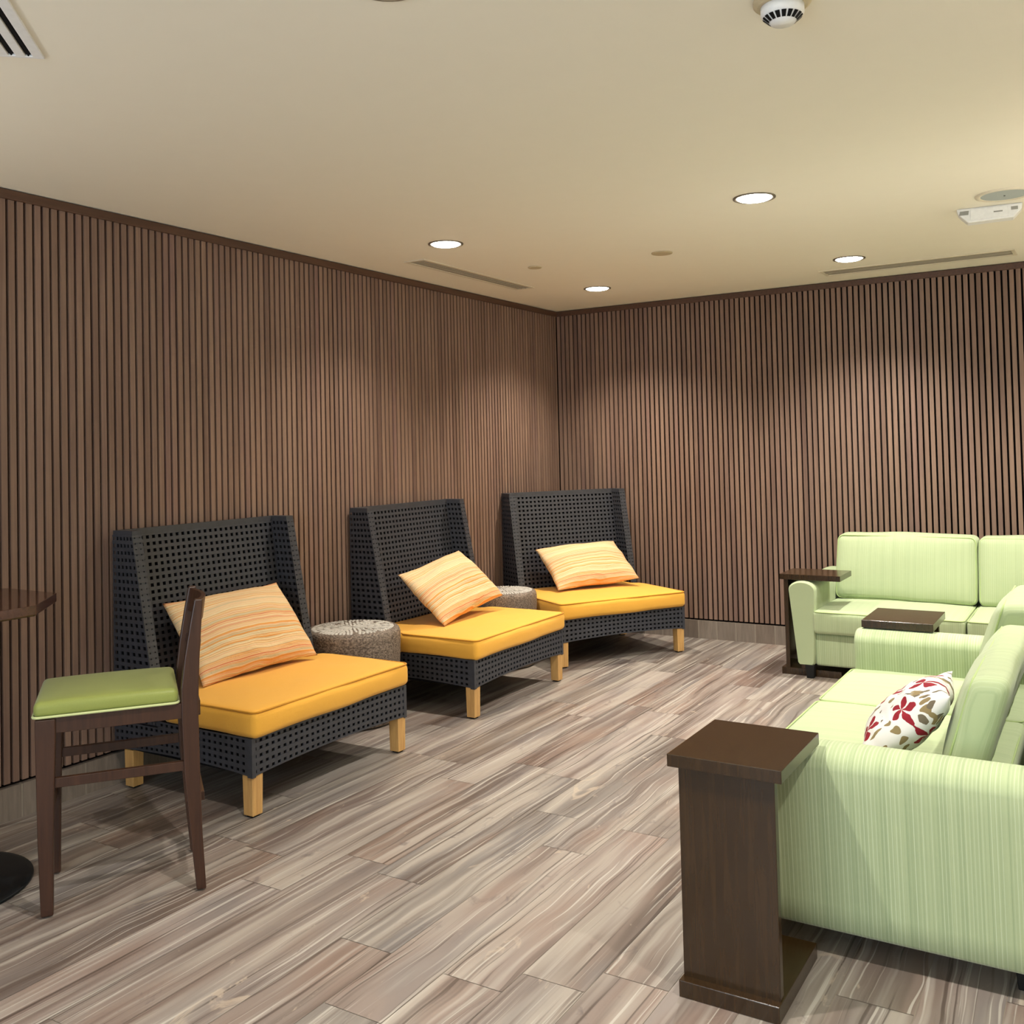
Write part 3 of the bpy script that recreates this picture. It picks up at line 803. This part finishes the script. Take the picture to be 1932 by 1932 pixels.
def sofa(name, label, loc, rz, L, seat_split, back_off, backs, crest, arm_len, armw, arm_bot, seat_front, feet, frame_in=0.3):
    """local frame: sofa faces -y, x along the length (0..L), y = 0 at the front of the arms"""
    t = thing(name, label, 'sofa', loc, rz)
    D = arm_len
    for left in (True, False):
        a = arm_mesh(D, armw, arm_bot, 0.080, crest)
        o = a.build('arm', 'green_stripe_y', t, smooth=True)
        # arm local x (front->back) -> sofa y; arm outer (-y) -> sofa -x for the left arm, +x for the right
        if left: m = Matrix(((0, 1, 0, armw / 2), (1, 0, 0, 0), (0, 0, 1, 0), (0, 0, 0, 1)))
        else: m = Matrix(((0, -1, 0, L - armw / 2), (1, 0, 0, 0), (0, 0, 1, 0), (0, 0, 0, 1)))
        place(o, m)
        if left: o.data.flip_normals()
        for pl in o.data.polygons:
            if len(pl.vertices) > 4: pl.use_smooth = False
    xi0, xi1 = armw * 0.89, L - armw * 0.89
    soft_box(xi0, xi1, 0.028, D - .06, 0.080, 0.285, 0.018, (0, 0, .004, 0, 0, 0), 0.06).build('base_frame', 'green_stripe_x', t, smooth=True)
    # back frame
    def lean(p):
        p.y += (p.z - 0.30) * 0.20; return p
    soft_box(armw * frame_in, L - armw * frame_in, D - .17, D - .06, 0.10, 0.79, 0.030, (0, 0, 0, .004, 0, .006), 0.06, 0.0, 0, lean).build('back_frame', 'green_stripe_x', t, smooth=True)
    for i, (a, b) in enumerate(seat_split):
        c = soft_box(a + .004, b - .004, seat_front, D - .19, 0.288, 0.432, 0.026, (.004, .004, .010, 0, 0, .016), 0.045, 0.005, i * 3.1 + L)
        co = c.build('seat_cushion', 'green_cushion_x', t, smooth=True)
        lp = [(x, y, 0.4265) for x, y in rounded_loop(a + .008, b - .008, seat_front + .003, D - .20, 0.03)]
        MB().tube(lp, 0.0038, 6, True).build('piping', 'green_piping', co, smooth=True)
    for i, (a, b, zt, th) in enumerate(backs):
        def bl(p, th=th):
            p.y += (p.z - 0.44) * 0.30; return p
        y1 = D - back_off
        c = soft_box(a + .006, b - .006, y1 - th, y1, 0.437, zt, 0.040, (.010, .010, .034, 0, 0, .014), 0.045, 0.006, i * 5.3 + L, bl)
        co = c.build('back_cushion', 'green_cushion_x', t, smooth=True)
        lp = []
        for (x, z) in rounded_loop(a + .012, b - .012, 0.446, zt - .006, 0.036):
            p = bl(Vector((x, y1 - th + .012, z))); lp.append((p.x, p.y, p.z))
        MB().tube(lp, 0.0038, 6, True).build('piping', 'green_piping', co, smooth=True)
    for x, y in feet:
        MB().hexa([(x - .022, y - .022, 0), (x + .022, y - .022, 0), (x + .022, y + .022, 0), (x - .022, y + .022, 0)], [(x - .03, y - .03, .084), (x + .03, y - .03, .084), (x + .03, y + .03, .084), (x - .03, y + .03, .084)]).build('foot', 'black_plastic', t, bevel=0.003)
    return t

# far sofa, backed against the back wall and facing the camera side
sofa('sofa', 'pale green sofa standing against the back slat wall', (2.176, -0.955, 0), 0, 2.16,
     [(0.155, 1.045), (1.045, 2.005)], 0.19, [(0.165, 1.055, 0.862, 0.19), (1.055, 2.00, 0.862, 0.19)], 0.613, 0.90, 0.175, 0.125, -0.020,
     [(0.125, 0.030), (2.03, 0.030), (0.125, 0.76), (2.03, 0.76)], 1.1)
# near sofa, facing the left wall: its local x runs along world -y... turned by -90 degrees
NL = 2.075
sofa('sofa', 'pale green sofa in the right foreground with floral pillow, facing the lounge chairs', (2.915, -2.290, 0), -PI / 2, NL,
     [(0.170, 0.815), (0.815, 1.905)], 0.255, [(0.170, 0.805, 0.865, 0.14), (0.805, 1.800, 0.795, 0.12)], 0.611, 0.95, 0.185, 0.150, -0.015,
     [(0.18, 0.08), (NL - .14, 0.08), (0.14, 0.82), (NL - .14, 0.82)])

pillow('floral_pillow', 0.42, 0.37, 0.16, (3.385, -3.87, 0.600), (0.10, -0.99, 0.03), (0.72, 0.10, 0.68), 'pillow_floral', 'white pillow with red and tan flowers leaning on the near green sofa back', None, 3.3, pinch=0.06)

# ------------------------------------------------------------------ C-shaped side tables
def c_table(loc, rz, label):
    """local frame: panel at -y, open side towards +y; centre of the top at the origin"""
    t = thing('c_side_table', label, 'side table', loc, rz, 'dark wood slide-under side tables')
    MB().box(-0.159, 0.159, -0.192, 0.192, 0.616, 0.651).build('tabletop', 'dark_table_wood', t, bevel=0.002)
    MB().box(-0.134, 0.134, -0.172, -0.146, 0.040, 0.618).build('panel', 'dark_table_wood', t, bevel=0.0015)
    b = MB(); y0, y1 = -0.200, 0.178
    b.box(-0.138, 0.138, y0, y1, 0, 0.045)
    b.build('base', 'dark_table_wood', t, bevel=0.002)
    return t
CT = c_table((3.062, -4.522, 0), 0, 'dark wood slide-under side table in front of the near sofa arm')
GT = 'dark wood slide-under side tables'
dup(CT, (3.098, -2.215, 0), PI, 'dark wood slide-under side table over the far arm of the near sofa', GT)
dup(CT, (2.305, -0.752, 0), -PI / 2, 'dark wood slide-under side table over the left arm of the far sofa', GT)

# ------------------------------------------------------------------ bar stool
def stool():
    # local frame: +x forward, y lateral (+y = near side as seen), origin on the floor
    fw = Vector((-0.602, -0.799, 0)); ang = math.atan2(fw.y, fw.x)
    c = Vector((0.945, -4.990, 0))
    t = thing('bar_stool', 'dark wood counter stool with green padded seat beside the high table', 'bar stool', c, ang)
    fx, bx, hy = 0.244, -0.236, 0.180
    def seg(path, name, mat='dark_stool_wood', bev=0.004):
        return MB().loft([[(x - a, y - b, z), (x + a, y - b, z), (x + a, y + b, z), (x - a, y + b, z)] for x, y, z, a, b in path]).build(name, mat, t, bevel=bev)
    for s in (-1, 1):
        y = s * hy
        seg([(fx - .002, y, 0.006, .019, .017), (fx, y, 0.25, .024, .020), (fx - .002, y, 0.60, .031, .022), (fx - .002, y, 0.648, .031, .022)], 'front_leg')
        seg([(bx - .006, y, 0.006, .016, .016), (bx + .008, y, 0.20, .020, .018), (bx + .019, y, 0.40, .026, .020), (bx + .024, y, 0.60, .028, .021), (bx + .023, y, 0.70, .029, .021),
             (bx + .015, y, 0.80, .025, .020), (bx + .001, y, 0.92, .019, .018), (bx - .010, y, 1.005, .014, .016)], 'back_leg')
    for s in (-1, 1):
        MB().box(bx + .02, fx - .02, s * hy - .012, s * hy + .012, 0.598, 0.650).build('seat_rail', 'dark_stool_wood', t, bevel=0.002)
        MB().box(bx + .02, fx - .02, s * hy - .010, s * hy + .010, 0.418, 0.450).build('side_stretcher', 'dark_stool_wood', t, bevel=0.002)
    MB().box(fx - .014, fx + .012, -hy + .01, hy - .01, 0.598, 0.650).build('seat_rail', 'dark_stool_wood', t, bevel=0.002)
    MB().box(bx - .012, bx + .014, -hy + .01, hy - .01, 0.598, 0.650).build('seat_rail', 'dark_stool_wood', t, bevel=0.002)
    MB().box(fx - .012, fx + .012, -hy + .015, hy - .015, 0.285, 0.322).build('footrest', 'dark_stool_wood', t, bevel=0.002)
    MB().box(bx - .022, bx + .000, -hy + .015, hy - .015, 0.300, 0.330).build('back_stretcher', 'dark_stool_wood', t, bevel=0.002)
    # back: curved top rail and a lower rail
    for name, z0, z1, xo in (('top_rail', 0.915, 1.000, .004), ('back_rail', 0.80, 0.835, .015)):
        rings = []
        for k in range(11):
            u = k / 10; y = -hy + .012 + (2 * hy - .024) * u; bow = -0.030 * math.sin(PI * u)
            x0 = bx + xo + bow; x1 = x0 - (z1 - z0) * 0.14
            rings.append([(x0 - .009, y, z0), (x0 + .009, y, z0), (x1 + .008, y, z1), (x1 - .008, y, z1)])
        MB().loft(rings).build(name, 'dark_stool_wood', t, bevel=0.003)
    sc = soft_box(bx + .060, fx + .034, -hy - .020, hy + .020, 0.652, 0.704, 0.020, (0, 0, 0, 0, 0, .014), 0.035).build('seat_cushion', 'green_vinyl', t, smooth=True)
    MB().tube([(x, y, 0.656) for x, y in rounded_loop(bx + .060, fx + .036, -hy - .022, hy + .022, .02)], 0.0045, 6, True).build('welt', 'pale_welt', sc, smooth=True)
stool()

# ------------------------------------------------------------------ high table at the left edge
def high_table():
    t = thing('high_table', 'dark wood high table with faceted top and round black base at left edge', 'table', (0.400, -5.380, 0))
    R = 0.385 / math.cos(PI / 8)
    oct_ = [(R * math.cos(PI / 8 + k * PI / 4), R * math.sin(PI / 8 + k * PI / 4)) for k in range(8)]
    MB().loft([[(x * .985, y * .985, 0.962) for x, y in oct_], [(x, y, 0.968) for x, y in oct_], [(x, y, 1.000) for x, y in oct_]]).build('tabletop', 'high_table_wood', t, bevel=0.002)
    MB().lathe([(0.036, 0.02), (0.036, 0.962)], 28, cap=False).build('column', 'black_metal', t, smooth=True)
    MB().lathe([(0.17, 0.948), (0.17, 0.962), (0, 0.962)], 28).build('mounting_plate', 'black_metal', t)
    MB().lathe([(0.325, 0.0), (0.325, 0.010), (0.30, 0.016), (0.05, 0.026), (0.0, 0.026)], 56).build('base', 'black_metal', t, smooth=True, bevel=0.002)
high_table()
